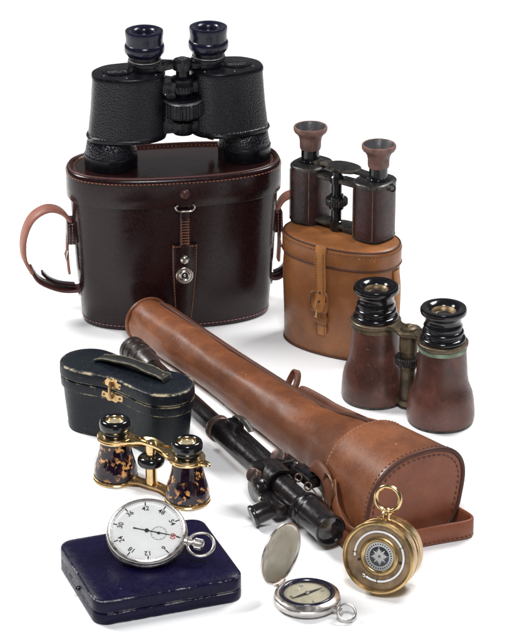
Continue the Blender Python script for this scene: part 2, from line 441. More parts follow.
# closure: hanging ring, stitched strap, lock tab
tab = obj('lock_tab', ribbon([V(.3, -4.12, 7.75), V(.3, -4.14, 7.3), V(.28, -4.14, 5.6), V(.2, -4.1, 3.2), V(.15, -4.06, 1.2)], (1, 0, 0), [2.05, 2.15, 2.1, 1.75, 1.45], .2), 'oxblood', root, 50)
obj('closure_strap', ribbon([V(.35, -4.2, 10.85), V(.33, -4.2, 10.4), V(.32, -4.17, 8.8), V(.3, -4.18, 7.6)], (1, 0, 0), [.7, .85, .85, .9], .26), 'oxblood', root, 50)
st = G()
for dx in (-.28, .28): stitches([V(.33 + dx, -4.3, 10.0), V(.31 + dx, -4.31, 7.8)], (0, -1, 0), .25, .17, .06, False, st)
for i in range(9): stitches([V(.1, -4.31, 9.8 - i * .24), V(.55, -4.31, 9.8 - i * .24)], (0, -1, 0), .45, .3, .05, False, st)
obj('stitching', st, 'thread_rust', root, stuff=True)
st = G()
for sg in (-1, 1): stitches([V(.3 + sg * .95, -4.25, 7.65), V(.28 + sg * .93, -4.25, 5.6), V(.2 + sg * .76, -4.21, 3.2), V(.15 + sg * .62, -4.17, 1.3)], (0, -1, 0), .26, .22, .06, False, st)
stitches([V(-.6, -4.25, 7.6), V(1.2, -4.25, 7.6)], (0, -1, 0), .26, .22, .06, False, st)
obj('stitching', st, 'thread_rust', tab, stuff=True)
ring = [V(-.45, 0, .25), V(-.2, 0, -.1), V(.35, 0, -.14), V(.9, 0, -.1), V(1.15, 0, .25), V(.95, 0, .42)]
obj('hanging_ring', tube([p + V(0, -4.36, 10.85) for p in crom([V(-.25, 0, .42)] + ring, 5)], .085, 10), 'steel', root, 60)
fm = T(.28, -4.22, 6.45) @ R(90, 'X')
obj('rivet', lathe([(0, .3), (.22, .27), (.36, .16), (.4, .03), (.4, -.05), (0, -.05)], 28, fm), 'steel', tab, 60)
fm = T(.25, -4.22, 5.05) @ R(90, 'X')
obj('lock_eye', lathe([(.28, -.02), (.3, .16), (.38, .2), (.45, .12), (.55, .1), (.66, .14), (.72, .1), (.74, .0), (.74, -.05)], 40, fm), 'steel', tab, 60)
obj('lock_post', lathe([(0, .1), (.1, .09), (.13, .03), (.13, -.02)], 24, fm), 'steel', tab, 60)
obj('lock_hole', cyl(.3, -.02, .02, 24, .005, fm), 'ink', tab, 60)
# carrying loops at the two ends
def carry_loop(sx, k, lab):
    def q(x, z, y=0): return V(sx * (8.3 + (x - 8.3) * k), y, z + .55)
    out = crom([q(8.45, 7.2), q(8.75, 8.3), q(9.5, 9.15), q(10.6, 9.35), q(11.8, 8.6), q(12.5, 7.0), q(12.55, 5.2), q(12.0, 3.9)], 7)
    lo = obj('carrying_loop', ribbon(out, (.12 * sx, 1, .0), 1.55, .3), 'rosy', root, 60, label=lab)
    kk = k
    if sx > 0: k = .45
    low = crom([q(12.15, 4.2), q(11.5, 3.1), q(10.3, 2.4), q(9.2, 2.1), q(8.0, 2.1)], 7)
    obj('lower_strap', ribbon([p + V(-.1 * sx, 0, .02) for p in low], (0, 1, 0), 1.45, .26), 'oxblood_edge', lo, 60)
    obj('strap_tongue', ribbon(crom([q(11.1, 3.75), q(10.5, 3.1), q(9.6, 2.65), q(8.4, 2.42)], 6), (0, 1, 0), 1.0, .18), 'oxblood', lo, 60)
    k = kk
    obj('hanging_strap', ribbon(crom([q(8.6, 8.0), q(8.9, 6.9), q(8.95, 5.2), q(8.85, 3.6)], 6), (0, 1, 0), 1.0, .2), 'rosy', lo, 60)
    kp = obj('strap_keeper', rbox(.9, 1.9, 1.9, .1, T(sx * 8.55, 0, 6.95) @ R(-2 * sx, 'Y')), 'oxblood', root, 50)
    st = G()
    for dx in (-.28, .0, .28): stitches([V(sx * 8.55 + dx, -.97, 7.1), V(sx * 8.55 + dx, -.97, 8.7)], (0, -1, 0), .26, .2, .05, False, st)
    obj('stitching', st, 'thread_pink', kp, stuff=True)
    obj('buckle', tube([q(8.95, 5.75, .6), q(9.1, 5.0, .6), q(9.1, 5.0, -.6), q(8.95, 5.75, -.6)], .07, 8, True), 'steel', lo, 60)
    obj('rivet', lathe([(0, .16), (.16, .12), (.22, 0), (0, -.05)], 20, T(sx * 8.05, -.35, 2.3) @ R(90 * sx, 'Y')), 'steel', root, 60)
carry_loop(-1, 1.0, 'rosy tan strap loop')
carry_loop(1, .75, 'rosy brown strap loop partly behind the tan case')

# ================================================================== black binoculars on the case
root = thing('prism_binoculars', 'black pebbled prism binoculars standing on the large dark case', 'binoculars', (-6.4, 2.3, 13.42), 11.5)
BODY = [(-6.95, -.5), (-6.75, .7), (-5.7, 1.75), (-4.4, 2.05), (-2.6, 2.1), (-1.4, 1.5), (-1.05, 0), (-1.45, -1.5), (-2.7, -2.35), (-4.2, -2.4), (-5.8, -1.9), (-6.7, -1.3)]
HX_, HY_ = .3, -.9
for sx in (-1, 1):
    def loopat(z, grow, shift=0.0):
        lpp = crom([V(x, y, z) for x, y in BODY], 6, True); c = V(-4.0, 0, z); o = []
        for p in lpp:
            d = p - c; q = c + d * (1 + grow / d.length); q.x += shift * (q.x + 4.0) / 3 if q.x < -4 else 0
            o.append(V(-sx * q.x, q.y, z) if sx > 0 else V(q.x, q.y, z))
        return o if sx < 0 else list(reversed(o))
    sc = [(2.35, -.5, .4), (2.42, -.12, .42), (2.65, .06, .45), (2.85, .1, .45), (2.92, .02, .43), (5, 0, .2), (7.55, 0, 0), (7.6, .06, 0), (7.85, .06, 0), (7.95, 0, 0), (7.98, -.25, 0)]
    bd = obj('prism_body', loft([loopat(*s_) for s_ in sc[:7]]), 'pebbled', root, 40)
    tp = obj('top_plate', loft([loopat(*s_) for s_ in sc[6:]]), 'black_satin', bd, 40)
    obj('bottom_edge_band', loft([loopat(2.4, -.2, .42), loopat(2.48, .07, .44), loopat(2.72, .14, .46), loopat(2.84, .05, .45)], False, False), 'black_satin', bd, 40)
    # raised round boss on the top plate and screw heads
    obj('plate_boss', cyl(1.25, 7.95, 8.08, 40, .05, T(sx * 4.9, .1, 0)), 'black_satin', tp, 40)
    g = G()
    for row in range(2):
        for i in range(11):
            if rng.random() < .85: rbox(.03 + .05 * rng.random(), .13, .012, .003, T(sx * 4.9 - .75 + i * .14, -.25 - row * .3, 8.075) @ R(rng.uniform(-25, 25), 'Z'), g)
    obj('engraving', g, 'engrave', tp, 40, stuff=True)
    for x, y in ((2.0, -1.55), (6.1, -.9), (4.4, -1.85)):
        obj('screw', lathe([(0, 8.03), (.07, 8.02), (.1, 7.97), (.1, 7.9)], 16, T(sx * x, y, 0)), 'grey_ring', tp, 50)
    ob = obj('objective_barrel', lathe([(0, 2.5), (1.7, 2.5), (1.8, 2.4), (1.95, 2.1), (2.1, 1.3), (2.13, 1.1)], 72, T(sx * 5.55, 0, 0)), 'pebbled_coarse', root, 40)
    obj('objective_ring', lathe([(1.7, .0), (2.1, .0), (2.17, .06), (2.19, .2), (2.18, .9), (2.2, 1.05), (2.15, 1.14), (2.0, 1.16)], 72, T(sx * 5.55, 0, 0)), 'black_satin', ob, 40)
    ey = obj('eyepiece_barrel', lathe([(1.36, 7.8), (1.36, 8.35), (1.3, 8.38), (1.3, 8.5), (1.38, 8.53), (1.38, 8.68), (1.28, 8.72), (1.26, 8.95), (1.3, 9.0), (1.3, 9.3)], 64, T(sx * 2.62, .1, 0)), 'black_satin', root, 30)
    obj('metal_ring', lathe([(1.3, 8.76), (1.34, 8.78), (1.34, 8.84), (1.3, 8.86)], 64, T(sx * 2.62, .1, 0)), 'grey_ring', ey, 40)
    obj('eyecup', lathe([(1.25, 9.2), (1.42, 9.22), (1.48, 9.35), (1.56, 9.42), (1.62, 9.6), (1.62, 9.95), (1.57, 10.1), (1.5, 10.18), (1.5, 10.7), (1.55, 11.1), (1.52, 11.25), (1.42, 11.3), (1.05, 11.22), (.85, 11.0), (.8, 10.6)], 72, T(sx * 2.62, .1, 0)), 'navy_plastic', ey, 40)
    obj('lens', lathe([(.82, 10.72), (.5, 10.82), (0, 10.86)], 40, T(sx * 2.62, .1, 0)), 'lens', ey, 60)
    # hinge arms
    for z0, z1, x1 in ((6.3, 7.2, 2.4), (2.9, 3.8, 2.6)):
        lpz = []
        for u, w, dz in ((.0, 1.7, 0), (.3, 1.75, 0), (.55, 2.0, .05), (1, 2.6, .1)):
            ym = HY_ * (1 - u); x = HX_ * (1 - u) + sx * x1 * u
            lpz.append([V(x, ym - w / 2, z0 - dz), V(x, ym - w / 2 - .08, (z0 + z1) / 2), V(x, ym - w / 2, z1 + dz), V(x, ym + w / 2, z1 + dz), V(x, ym + w / 2, z0 - dz)])
        obj('hinge_arm', loft(lpz), 'black_satin', root, 40)
    lpz = []
    for u, w, z0, z1 in ((.0, .9, 8.25, 8.75), (.35, .95, 8.22, 8.72), (.65, 1.5, 8.12, 8.62), (1, 2.0, 8.05, 8.55)):
        ym = HY_ * (1 - u); x = HX_ * (1 - u) + sx * 1.9 * u
        lpz.append([V(x, ym - w / 2, z0), V(x, ym - w / 2, z1 - .08), V(x, ym - w / 2 + .1, z1), V(x, ym + w / 2, z1), V(x, ym + w / 2, z0)])
    obj('eyepiece_arm', loft(lpz), 'black_satin', root, 40)
obj('strap_loop', ribbon(crom([V(2.7, 1.3, 3.0), V(3.0, 1.75, 2.4), V(3.15, 1.8, 1.6), V(3.0, 1.5, 1.0)], 6), (1, .3, 0), .55, .14), 'tan_strap', root, 60)
hm = T(HX_, HY_, 0)
obj('hinge_column', lathe([(0, 2.55), (.5, 2.56), (.8, 2.65), (.92, 2.85), (.95, 3.7), (.85, 3.85), (.6, 3.9), (.6, 6.15), (.9, 6.2), (1.0, 6.3), (1.0, 6.9), (.95, 7.0), (.95, 7.4), (.75, 7.5), (.55, 7.6), (.55, 8.1), (.8, 8.15), (.82, 8.8), (.7, 8.95), (0, 9.0)], 56, hm), 'black_satin', root, 35)
obj('collar', ribbed(1.04, 6.35, 6.85, 22, .05, hm), 'black_satin', root, 25)
obj('cap_screw', lathe([(0, 9.14), (.3, 9.12), (.42, 9.02), (.42, 8.9)], 32, hm), 'grey_ring', root, 40)
wh = obj('focus_wheel', cyl(1.5, 4.15, 5.85, 64, .12, hm), 'black_satin', root, 40)
obj('wheel_grip', ribbed(1.64, 4.3, 5.45, 34, .06, hm), 'black_satin', wh, 25)
obj('wheel_ring', lathe([(1.5, 5.46), (1.6, 5.48), (1.62, 5.58), (1.5, 5.66)], 64, hm), 'grey_ring', wh, 40)

# ================================================================== tan case
root = thing('small_binocular_case', 'tan leather oval case with a buckled front strap, holding up small binoculars', 'case', (6.9, -4.5, 0), -32)
E1 = 2.25
ta, tb = 5.15, 3.1
lp = [superloop(a, b, z, E1) for a, b, z in ((4.6, 2.6, 0), (4.86, 2.86, .03), (4.95, 2.95, .16), (5.0, 3.0, 4), (5.03, 3.02, 8.1), (5.0, 3.0, 8.3))]
obj('body', loft(lp), 'tan', root, 50)
obj('base_welt', tube(resample(superloop(4.93, 2.93, .12, E1, 160), .2, True), .1, 8, True), 'russet_dark', root, 60)
lp = [superloop(ta - i, tb - i, z, E1) for i, z in ((.12, 7.95), (.03, 7.92), (0, 8.0), (0, 9.15), (.06, 9.4), (.22, 9.55), (.5, 9.62), (1.6, 9.7))] + [superloop(1.6, .6, 9.74, E1)]
lid = obj('lid', loft(lp, False, True), 'tan', root, 50)
obj('lid_lower_edge', tube(resample(superloop(ta - .01, tb - .01, 7.96, E1, 160), .2, True), .07, 8, True), 'russet_dark', lid, 60)
obj('lid_seam', tube(resample(superloop(ta - .12, tb - .12, 9.48, E1, 160), .2, True), .08, 8, True), 'russet_dark', lid, 60)
st = stitches(superloop(ta + .01, tb + .01, 9.2, E1, 240), lambda q: V(q.x, q.y * 3, 0), .3, .18, .05, True)
obj('stitching', st, 'thread_dark', lid, stuff=True)
sp = crom([V(-.1, -3.0, 9.62), V(-.1, -3.13, 9.3), V(-.1, -3.24, 8.6), V(-.05, -3.26, 7.4), V(.0, -3.3, 5.6), V(.0, -3.5, 4.6), V(-.05, -3.62, 4.1)], 6)
spo = obj('strap', ribbon(sp, (1, 0, 0), [1.0] * (len(sp) - 5) + [.98, .95, .85, .6, .3], .2), 'tan_strap', root, 60)
st = G()
for dx in (-.36, .36): stitches([V(dx - .1, -3.37, 9.0), V(dx - .07, -3.37, 7.4), V(dx, -3.41, 5.7)], (0, -1, 0), .24, .17, .04, False, st)
obj('stitching', st, 'thread_dark', spo, stuff=True)
for z, yy in ((5.7, -3.39), (5.0, -3.5)): obj('strap_hole', cyl(.1, 0, .03, 16, .01, T(0, yy, z) @ R(86, 'X')), 'ink', spo, 60)
bk = obj('buckle', tube(crom([V(-.75, -3.5, 5.6), V(-.75, -3.55, 4.3), V(0, -3.58, 4.15), V(.75, -3.55, 4.3), V(.75, -3.5, 5.6), V(0, -3.12, 5.7)], 5, True), .1, 10, True), 'buckle_leather', root, 60)
obj('buckle_prong', tube([V(-.05, -3.6, 5.0), V(-.1, -3.72, 4.2), V(-.2, -3.6, 3.6)], .07, 8), 'brass', bk, 60)
lowr = obj('lower_strap', ribbon([V(.05, -3.2, 4.9), V(.05, -3.22, 3.4), V(.05, -3.14, 2.0)], (1, 0, 0), [.95, .95, .9], .22), 'tan_strap', root, 50)
obj('strap_keeper', rbox(1.25, .45, .6, .1, T(.05, -3.3, 3.0)), 'buckle_leather', root, 60)
st = G()
for dx in (-.32, .42): stitches([V(dx, -3.33, 2.9), V(dx, -3.28, 2.1)], (0, -1, 0), .22, .16, .04, False, st)
obj('stitching', st, 'thread_dark', lowr, stuff=True)
for sx in (-1, 1):
    kp = obj('side_keeper', rbox(.35, 1.1, .8, .12, T(sx * 5.1, 0, 5.2)), 'tan_strap', root, 60)
    obj('rivet', lathe([(0, .12), (.14, .09), (.2, 0), (0, -.04)], 16, T(sx * 5.05, -.1, 6.9) @ R(90 * sx, 'Y')), 'brass_dark', root, 60)
    obj('side_strap', ribbon(crom([V(sx * 5.06, 0, 7.6), V(sx * 5.22, 0, 5.6), V(sx * 5.06, 0, 1.6)], 5), (0, 1, 0), .9, .18), 'tan_strap', root, 60)

# ================================================================== small binoculars on the tan case
root = thing('small_prism_binoculars', 'small antique binoculars with flared brown eyecups on the tan case', 'binoculars', (7.05, -3.2, 9.68), -38)
HS, BXC, BYC = 3.38, 3.15, -.12
for sx in (-1, 1):
    def lo(z, ins): return [p + V(sx * BXC, BYC, 0) for p in superloop(1.45 - ins, 1.7 - ins, z, 2.7, 72)]
    bd = obj('body', loft([lo(.22, .05), lo(.24, 0), lo(4.7, 0), lo(4.72, .05)]), 'plum_skin', root, 40)
    obj('bottom_rim', loft([lo(0, .3), lo(0, .1), lo(.06, .0), lo(.2, -.03), lo(.28, -.03), lo(.3, .02)]), 'black_worn', bd, 40)
    obj('top_cap', loft([lo(4.62, .02), lo(4.64, -.04), lo(4.84, -.04), lo(4.94, .05), lo(4.98, .3)]), 'black_worn', bd, 40)
    for a in (-1, 1):
        x = sx * BXC + a * .95
        obj('trim_strip', ribbon([V(x, BYC - 1.62, .3), V(x, BYC - 1.62, 4.65)], (1, 0, 0), .09, .06), 'brass_dark', bd, 50)
    nk = obj('eyepiece_barrel', lathe([(.9, 4.9), (.9, 5.1), (.74, 5.13), (.74, 6.5), (.6, 6.55)], 40, T(sx * HS, 0, 0)), 'black_gloss', root, 35)
    obj('eyecup', lathe([(.72, 6.0), (.82, 6.02), (.86, 6.15), (.88, 6.75), (.95, 7.05), (1.1, 7.3), (1.28, 7.45), (1.36, 7.6), (1.38, 7.82), (1.33, 7.92), (1.22, 7.92), (1.12, 7.77), (.85, 7.2), (.62, 6.7)], 56, T(sx * HS, 0, 0)), 'rubber_brown', nk, 50)
    obj('cup_lining', lathe([(1.2, 7.88), (1.1, 7.74), (.84, 7.16), (.6, 6.7), (.55, 6.5)], 48, T(sx * HS, 0, .015)), 'cup_inside', nk, 60)
    obj('lens', lathe([(.62, 6.58), (0, 6.66)], 32, T(sx * HS, 0, 0)), 'lens', nk, 60)
    for z0 in (4.2, .35): obj('hinge_arm', rbox(1.9, 1.2, .4, .1, T(sx * 1.15, -.7, z0)), 'black_worn', root, 40)
    # top bridge arms rising to the eyepiece
    lpz = []
    for x, w, z in ((0, 1.3, 5.12), (.8, 1.2, 5.18), (1.8, .9, 5.14), (2.8, 1.1, 5.08)):
        lpz.append([V(sx * x, -w / 2, z - .1), V(sx * x, -w / 2 + .05, z + .1), V(sx * x, w / 2 - .05, z + .1), V(sx * x, w / 2, z - .1)])
    obj('bridge_arm', loft(lpz), 'black_worn', root, 40)
obj('bridge_plate', loft([superloop(1.5, 1.05, z, 2.2, 48) for z in (5.05, 5.28)] + [superloop(1.35, .9, 5.34, 2.2, 48)]), 'black_worn', root, 40)
cm = T(.0, -.95, 0)
obj('hinge_column', lathe([(0, .0), (.4, .02), (.5, .12), (.5, .9), (.42, .95), (.42, 4.1), (.52, 4.15), (.55, 4.7), (.45, 4.8), (.45, 5.1), (0, 5.1)], 40, cm), 'black_gloss', root, 35)
obj('focus_wheel', ribbed(.92, 2.3, 2.85, 26, .05, cm), 'black_worn', root, 25)
obj('wheel_collar', lathe([(.45, 1.95), (.6, 1.97), (.62, 2.25), (.62, 2.9), (.55, 3.15), (.42, 3.17)], 40, cm), 'black_gloss', root, 35)
obj('strap_lug', torus_arc(.28, .08, 0, 360, 20, T(BXC + 1.68, BYC, 4.6) @ R(90, 'X')), 'black_worn', root, 60)

# ================================================================== field glasses
root = thing('field_glasses', 'maroon leather field glasses with turned black eyepieces, standing on the white surface', 'field glasses', (11.75, -16.75, 0), -40)
FH = 3.22
for sx in (-1, 1):
    m_ = T(sx * FH, 0, 0)
    br = obj('barrel', lathe([(2.46, .22), (2.55, .24), (2.6, .5), (2.6, 1.0), (2.52, 1.9), (2.4, 2.5), (2.22, 2.95), (2.06, 3.4), (1.97, 4.0), (1.9, 5.0), (1.82, 6.1)], 80, m_), 'maroon', root, 40)
    obj('base_rim', lathe([(2.2, .12), (2.2, 0), (2.45, 0), (2.53, .05), (2.55, .22), (2.4, .26)], 80, m_), 'black_worn', br, 40)
    obj('collar', lathe([(1.78, 6.02), (1.86, 6.04), (1.87, 6.12), (1.84, 6.36), (1.7, 6.4)], 72, m_), 'verdigris' if sx > 0 else 'brass_olive', br, 40,
        label='greenish tarnished collar' if sx > 0 else None)
    ep = obj('eyepiece', lathe([(1.5, 6.78), (1.72, 6.8), (1.76, 6.88), (1.75, 7.05), (1.66, 7.13), (1.5, 7.2), (1.48, 7.3), (1.56, 7.36), (1.62, 7.5), (1.56, 7.66), (1.44, 7.72), (1.42, 7.82), (1.48, 7.88), (1.5, 8.05), (1.42, 8.2),
                                (1.36, 8.32), (1.36, 8.55), (1.44, 8.75), (1.62, 8.95), (1.74, 9.05), (1.78, 9.2), (1.78, 9.38), (1.7, 9.5), (1.45, 9.52), (1.25, 9.46), (1.0, 9.3), (.85, 9.1), (.8, 8.8)], 80, m_), 'black_gloss', root, 45)
    obj('inner_ring', lathe([(.92, 9.2), (.86, 9.14), (.72, 9.02), (.68, 8.9)], 48, m_), 'brass_dark', ep, 60)
    obj('lens', lathe([(.75, 8.92), (.4, 9.0), (0, 9.02)], 40, m_), 'lens', ep, 60)
    obj('bridge_ring', lathe([(1.6, 6.42), (1.92, 6.42), (1.96, 6.48), (1.96, 6.7), (1.9, 6.76), (1.6, 6.78)], 72, m_), 'brass_olive', root, 40)
def bridge_loop(z, gw, xs_):
    half = [V(x, -w * gw, z) for x, w in xs_]; return half + [V(p.x, -p.y, z) for p in reversed(half)]
pr = [(-2.4, 1.55), (-1.9, 1.15), (-1.3, .75), (-.8, .72), (-.4, .95), (0, 1.1), (.4, .95), (.8, .72), (1.3, .75), (1.9, 1.15), (2.4, 1.55)]
pr = [(p.x, p.y) for p in crom([V(a, b, 0) for a, b in pr], 4)]
obj('top_bridge', loft([bridge_loop(6.44, .96, pr), bridge_loop(6.5, 1, pr), bridge_loop(6.68, 1, pr), bridge_loop(6.74, .94, pr)]), 'brass_olive', root, 40)
pr2 = [(-2.0, 1.1), (-1.2, .55), (-.6, .6), (0, .75), (.6, .6), (1.2, .55), (2.0, 1.1)]
pr2 = [(p.x, p.y) for p in crom([V(a, b, 0) for a, b in pr2], 4)]
obj('bottom_bridge', loft([bridge_loop(.45, .95, pr2), bridge_loop(.52, 1, pr2), bridge_loop(.8, 1, pr2), bridge_loop(.86, .95, pr2)]), 'brass_olive', root, 40)
obj('focus_column', lathe([(0, .3), (.55, .32), (.6, .4), (.6, 3.5), (.7, 3.55), (.72, 3.75), (.62, 3.8), (.62, 4.9), (.72, 4.95), (.72, 6.5), (.6, 6.9), (.45, 7.0), (0, 7.02)], 48), 'brass_olive', root, 35)
obj('focus_wheel', ribbed(1.05, 3.9, 4.5, 34, .05), 'black_worn', root, 25)
obj('bridge_screw', lathe([(0, 7.14), (.22, 7.12), (.3, 7.02), (.3, 6.95)], 24), 'brass_dark', root, 50)

# ================================================================== long leather scope case
AX, AY, BX, BY = -8.95, -3.75, 11.2, -38.35
LANG = math.degrees(atan2(BY - AY, BX - AX)); LL = sqrt((BX - AX) ** 2 + (BY - AY) ** 2)
root = thing('telescope_case', 'long tapering russet leather telescope case lying diagonally across the group', 'case', (AX, AY, 0), LANG)
# s, half width, height, exponent above, exponent below
KEY = [(0, 1.88, 3.6, 2.0, 2.2), (4, 1.85, 3.55, 2.0, 2.2), (12, 1.86, 3.65, 2.0, 2.3), (20, 1.95, 3.9, 2.05, 2.4), (25.5, 2.1, 4.25, 2.05, 2.6), (28.5, 2.42, 4.85, 2.1, 2.8), (31, 2.95, 5.65, 2.15, 2.9), (33, 3.35, 6.15, 2.2, 3.0), (LL, 3.85, 6.85, 2.45, 3.6)]
def sect(s):
    for a, b in zip(KEY, KEY[1:]):
        if s <= b[0] or b is KEY[-1]:
            u = max(0.0, min(1.0, (s - a[0]) / (b[0] - a[0]))); return [a[i] + (b[i] - a[i]) * u for i in range(1, 5)]
SK = 0.0
def lean(s): return max(0.0, min(1.0, (s - 16) / (LL - 16))) * .17
def cp(s, t, off=0.0):
    """point on the case at distance s, angle t (deg; 90 = top, 0 = far side, 180 = near side), pushed out by off"""
    w, h, eu, el = sect(s); c, s_ = cos(radians(t)), sin(radians(t)); e = eu if s_ >= 0 else el; k = 2 / e
    y = (w + off) * math.copysign(abs(c) ** k, c); z = h / 2 + (h / 2 + off) * math.copysign(abs(s_) ** k, s_)
    return V(s, y + (z - h / 2) * lean(s) + .38 * sin(pi * min(1.0, max(0.0, s / LL))), z)
NS = 72
def sl(s, off=0.0, dx=0.0): return [cp(s, 360 * i / NS, off) + V(dx, 0, 0) for i in range(NS)]
SEAM = 33.6
ss = [0.06, .25, .6] + [1 + i * .5 for i in range(int(SEAM * 2) - 1)]
def wob(s, i):
    a = 2 * pi * i / NS
    n1 = noise.noise(V(s * .16, 1.6 * cos(a), 1.6 * sin(a))); n2 = noise.noise(V(s * .55 + 9, 2.6 * cos(a), 2.6 * sin(a)))
    return .12 * n1 + .05 * n2
lp = [sl(.0, -.5), sl(.0, -.2), sl(.06, -.06)] + [[cp(s, 360 * i / NS, wob(s, i)) for i in range(NS)] for s in ss[1:]]
obj('body', loft(lp), 'russet', root, 60)
# cap section fits over the body
lp = [sl(SEAM - .6, .03), sl(SEAM - .62, .13), sl(SEAM - .4, .16)] + [sl(SEAM + i * .85, .16) for i in range(0, 8)] + [sl(LL - .35, .16), sl(LL - .12, .1)]
cap = obj('cap', loft(lp, True, False), 'russet', root, 60)
lp = [sl(LL - .3, -.05), sl(LL - .05, -.06), sl(LL - .02, -.25), sl(LL - .05, -1.6), sl(LL - .05, -2.9)]
obj('end_panel', loft(lp, False, True), 'russet_end', cap, 60)
obj('end_welt', tube(resample(sl(LL - .06, .06), .2, True), .17, 10, True), 'russet_dark', cap, 60)
st = stitches([p for p in [cp(LL - .0, a, -.36) for a in range(-20, 200, 4)]], (1, 0, 0), .42, .27, .1, False, None, .04)
obj('stitching', st, 'thread_dark', cap, stuff=True)
st = stitches([cp(LL - .38, a, .17) for a in range(-15, 195, 4)], lambda q: V(0, q.y, q.z - 3.5), .36, .22, .06, False)
obj('stitching', st, 'thread_dark', cap, stuff=True)
st = stitches([cp(SEAM - .35, a, .17) for a in range(-15, 195, 4)], lambda q: V(0, q.y, q.z - 3), .3, .2, .05, False)
obj('stitching', st, 'thread', cap, stuff=True)
# raised seam welt along the upper far side, ending in a dark slit at the cap
TW = [(1.2, 66), (6, 62), (12, 60), (20, 62), (26, 70), (30, 79), (33.0, 88)]
wl = crom([cp(s, t, .05) for s, t in TW], 8)
obj('seam_welt', tube(wl, .16, 8), 'russet_dark', root, 60)
fl = crom([cp(s, t - 14, .08) for s, t in TW[:-1]], 8)
obj('seam_flap', ribbon(fl, (0, .75, -.45), [1.0] * len(fl), .18), 'russet', root, 60)
# curled collar at the narrow mouth
obj('mouth_welt', tube(resample(sl(.12, .02), .2, True), .15, 8, True), 'russet', root, 60)
# carrying strap along the far side, its upright loop and keepers
sp = crom([cp(20.2, 24, .1), cp(21.0, 34, .28), cp(23, 31, .42), cp(25, 29, .45), cp(27, 28, .42), cp(29, 26, .3), cp(30.5, 22, .12)], 8)
spo = obj('carrying_strap', ribbon(sp, (0, .35, 1), .95, .24), 'russet_strap', root, 60)
st = stitches([p + V(0, .16, .2) for p in sp[8:44]], (0, .9, .4), .34, .22, .05)
obj('stitching', st, 'thread', spo, stuff=True)
lpz = crom([cp(19.9, 34, .05), cp(19.8, 37, .5), cp(19.5, 41, 1.05), cp(19.15, 43, 1.3), cp(18.85, 41, 1.15), cp(18.75, 35, .55), cp(18.85, 30, .05)], 8)
obj('strap_loop', ribbon(lpz, (.45, .8, -.3), .5, .2), 'russet_strap', root, 60)
obj('strap_keeper', ribbon(crom([cp(31.6, 40, .05), cp(31.9, 32, .4), cp(32.4, 22, .45), cp(32.8, 12, .1)], 6), (1, 0, 0), .9, .2), 'russet_strap', root, 60)
# buckled tab hanging on the near side
tb_ = crom([cp(29.8, 196, .06), cp(30.8, 182, .3), cp(32.4, 174, .55), cp(34.2, 178, .5), cp(35.6, 190, .45), cp(37.2, 205, .35), cp(38.6, 216, .25)], 8)
tbo = obj('buckle_tab', ribbon(tb_, (.15, .45, 1), [1.0 - .3 * abs(i / len(tb_) - .4) for i in range(len(tb_))], .26), 'russet_strap', root, 60)
obj('tab_tongue', ribbon(crom([cp(35.0, 176, .4), cp(36.2, 186, .62), cp(37.6, 198, .6), cp(38.8, 205, .3)], 8), (.3, .3, 1), .75, .22), 'russet', tbo, 60)
obj('buckle', tube(crom([cp(34.2, 172, .7), cp(35.6, 177, .75), cp(35.7, 192, .75), cp(34.3, 190, .7)], 4, True), .07, 8, True), 'brass_dark', tbo, 60)
# strap looped round the wide end
def ep(y, z, dx): return V(LL + dx, y - .7, z)
es = crom([ep(3.9, .95, -4.5), ep(4.35, .95, -2.0), ep(4.75, .95, .2), ep(4.7, .95, 1.2), ep(4.0, .95, 1.55), ep(2.0, .95, 1.2), ep(-1.0, .95, .75), ep(-3.0, .95, .6), ep(-4.0, .95, .2), ep(-4.2, .95, -1.2), ep(-3.9, .95, -3.5)], 8)
es = [p - V(0, 0, .17) for p in es]
es_o = obj('end_strap', ribbon(es, (0, 0, 1), 1.45, .3), 'russet_end', root, 60)
st = stitches([p + V(.17, .0, -.5) for p in es[26:62]], (1, 0, 0), .36, .22, .05)
obj('stitching', st, 'thread_dark', es_o, stuff=True)

# ================================================================== rifle scope
SX, SY, EX, EY = -9.95, -9.4, 5.25, -40.0
SANG = math.degrees(atan2(EY - SY, EX - SX)); SL = sqrt((EX - SX) ** 2 + (EY - SY) ** 2)
root = thing('rifle_scope', 'black telescopic rifle sight with clamp mount lying beside the long russet case', 'rifle scope', (SX, SY, 0), SANG)
Z0 = 1.7
AXM = T(0, 0, Z0) @ R(90, 'Y')          # lathe z -> local x
obj('tube', lathe([(.72, 3.5), (.78, 3.6), (.78, 15.9), (.88, 16.0), (.88, 31.0)], 56, AXM), 'scope_steel', root, 35)
obj('ocular', lathe([(0, .25), (.8, .2), (.9, .0), (1.04, .0), (1.12, .12), (1.12, .55), (1.03, .62), (1.03, .95), (1.12, 1.02), (1.12, 1.5), (1.03, 1.57), (1.03, 1.9), (1.1, 1.97), (1.1, 2.5), (1.0, 2.6), (.92, 3.4), (.8, 4.1), (.76, 4.2)], 64, AXM), 'scope_brown', root, 30)
obj('tube_ring', lathe([(.76, 15.75), (.98, 15.78), (1.02, 15.85), (1.02, 16.35), (.98, 16.42), (.85, 16.45)], 56, AXM), 'screw', root, 40)
ob = obj('objective', lathe([(.98, 30.0), (1.14, 30.05), (1.18, 30.15), (1.18, 30.5), (1.1, 30.58), (1.1, 30.85), (1.2, 30.92), (1.2, 31.15), (1.12, 31.25), (1.12, SL - .5), (1.16, SL - .3), (1.16, SL - .05), (1.1, SL), (1.0, SL), (.95, SL - .1), (.9, SL - .9)], 64, AXM), 'scope_steel', root, 30)
obj('lens', lathe([(.95, SL - .3), (.5, SL - .2), (0, SL - .17)], 48, AXM), 'lens', ob, 60)
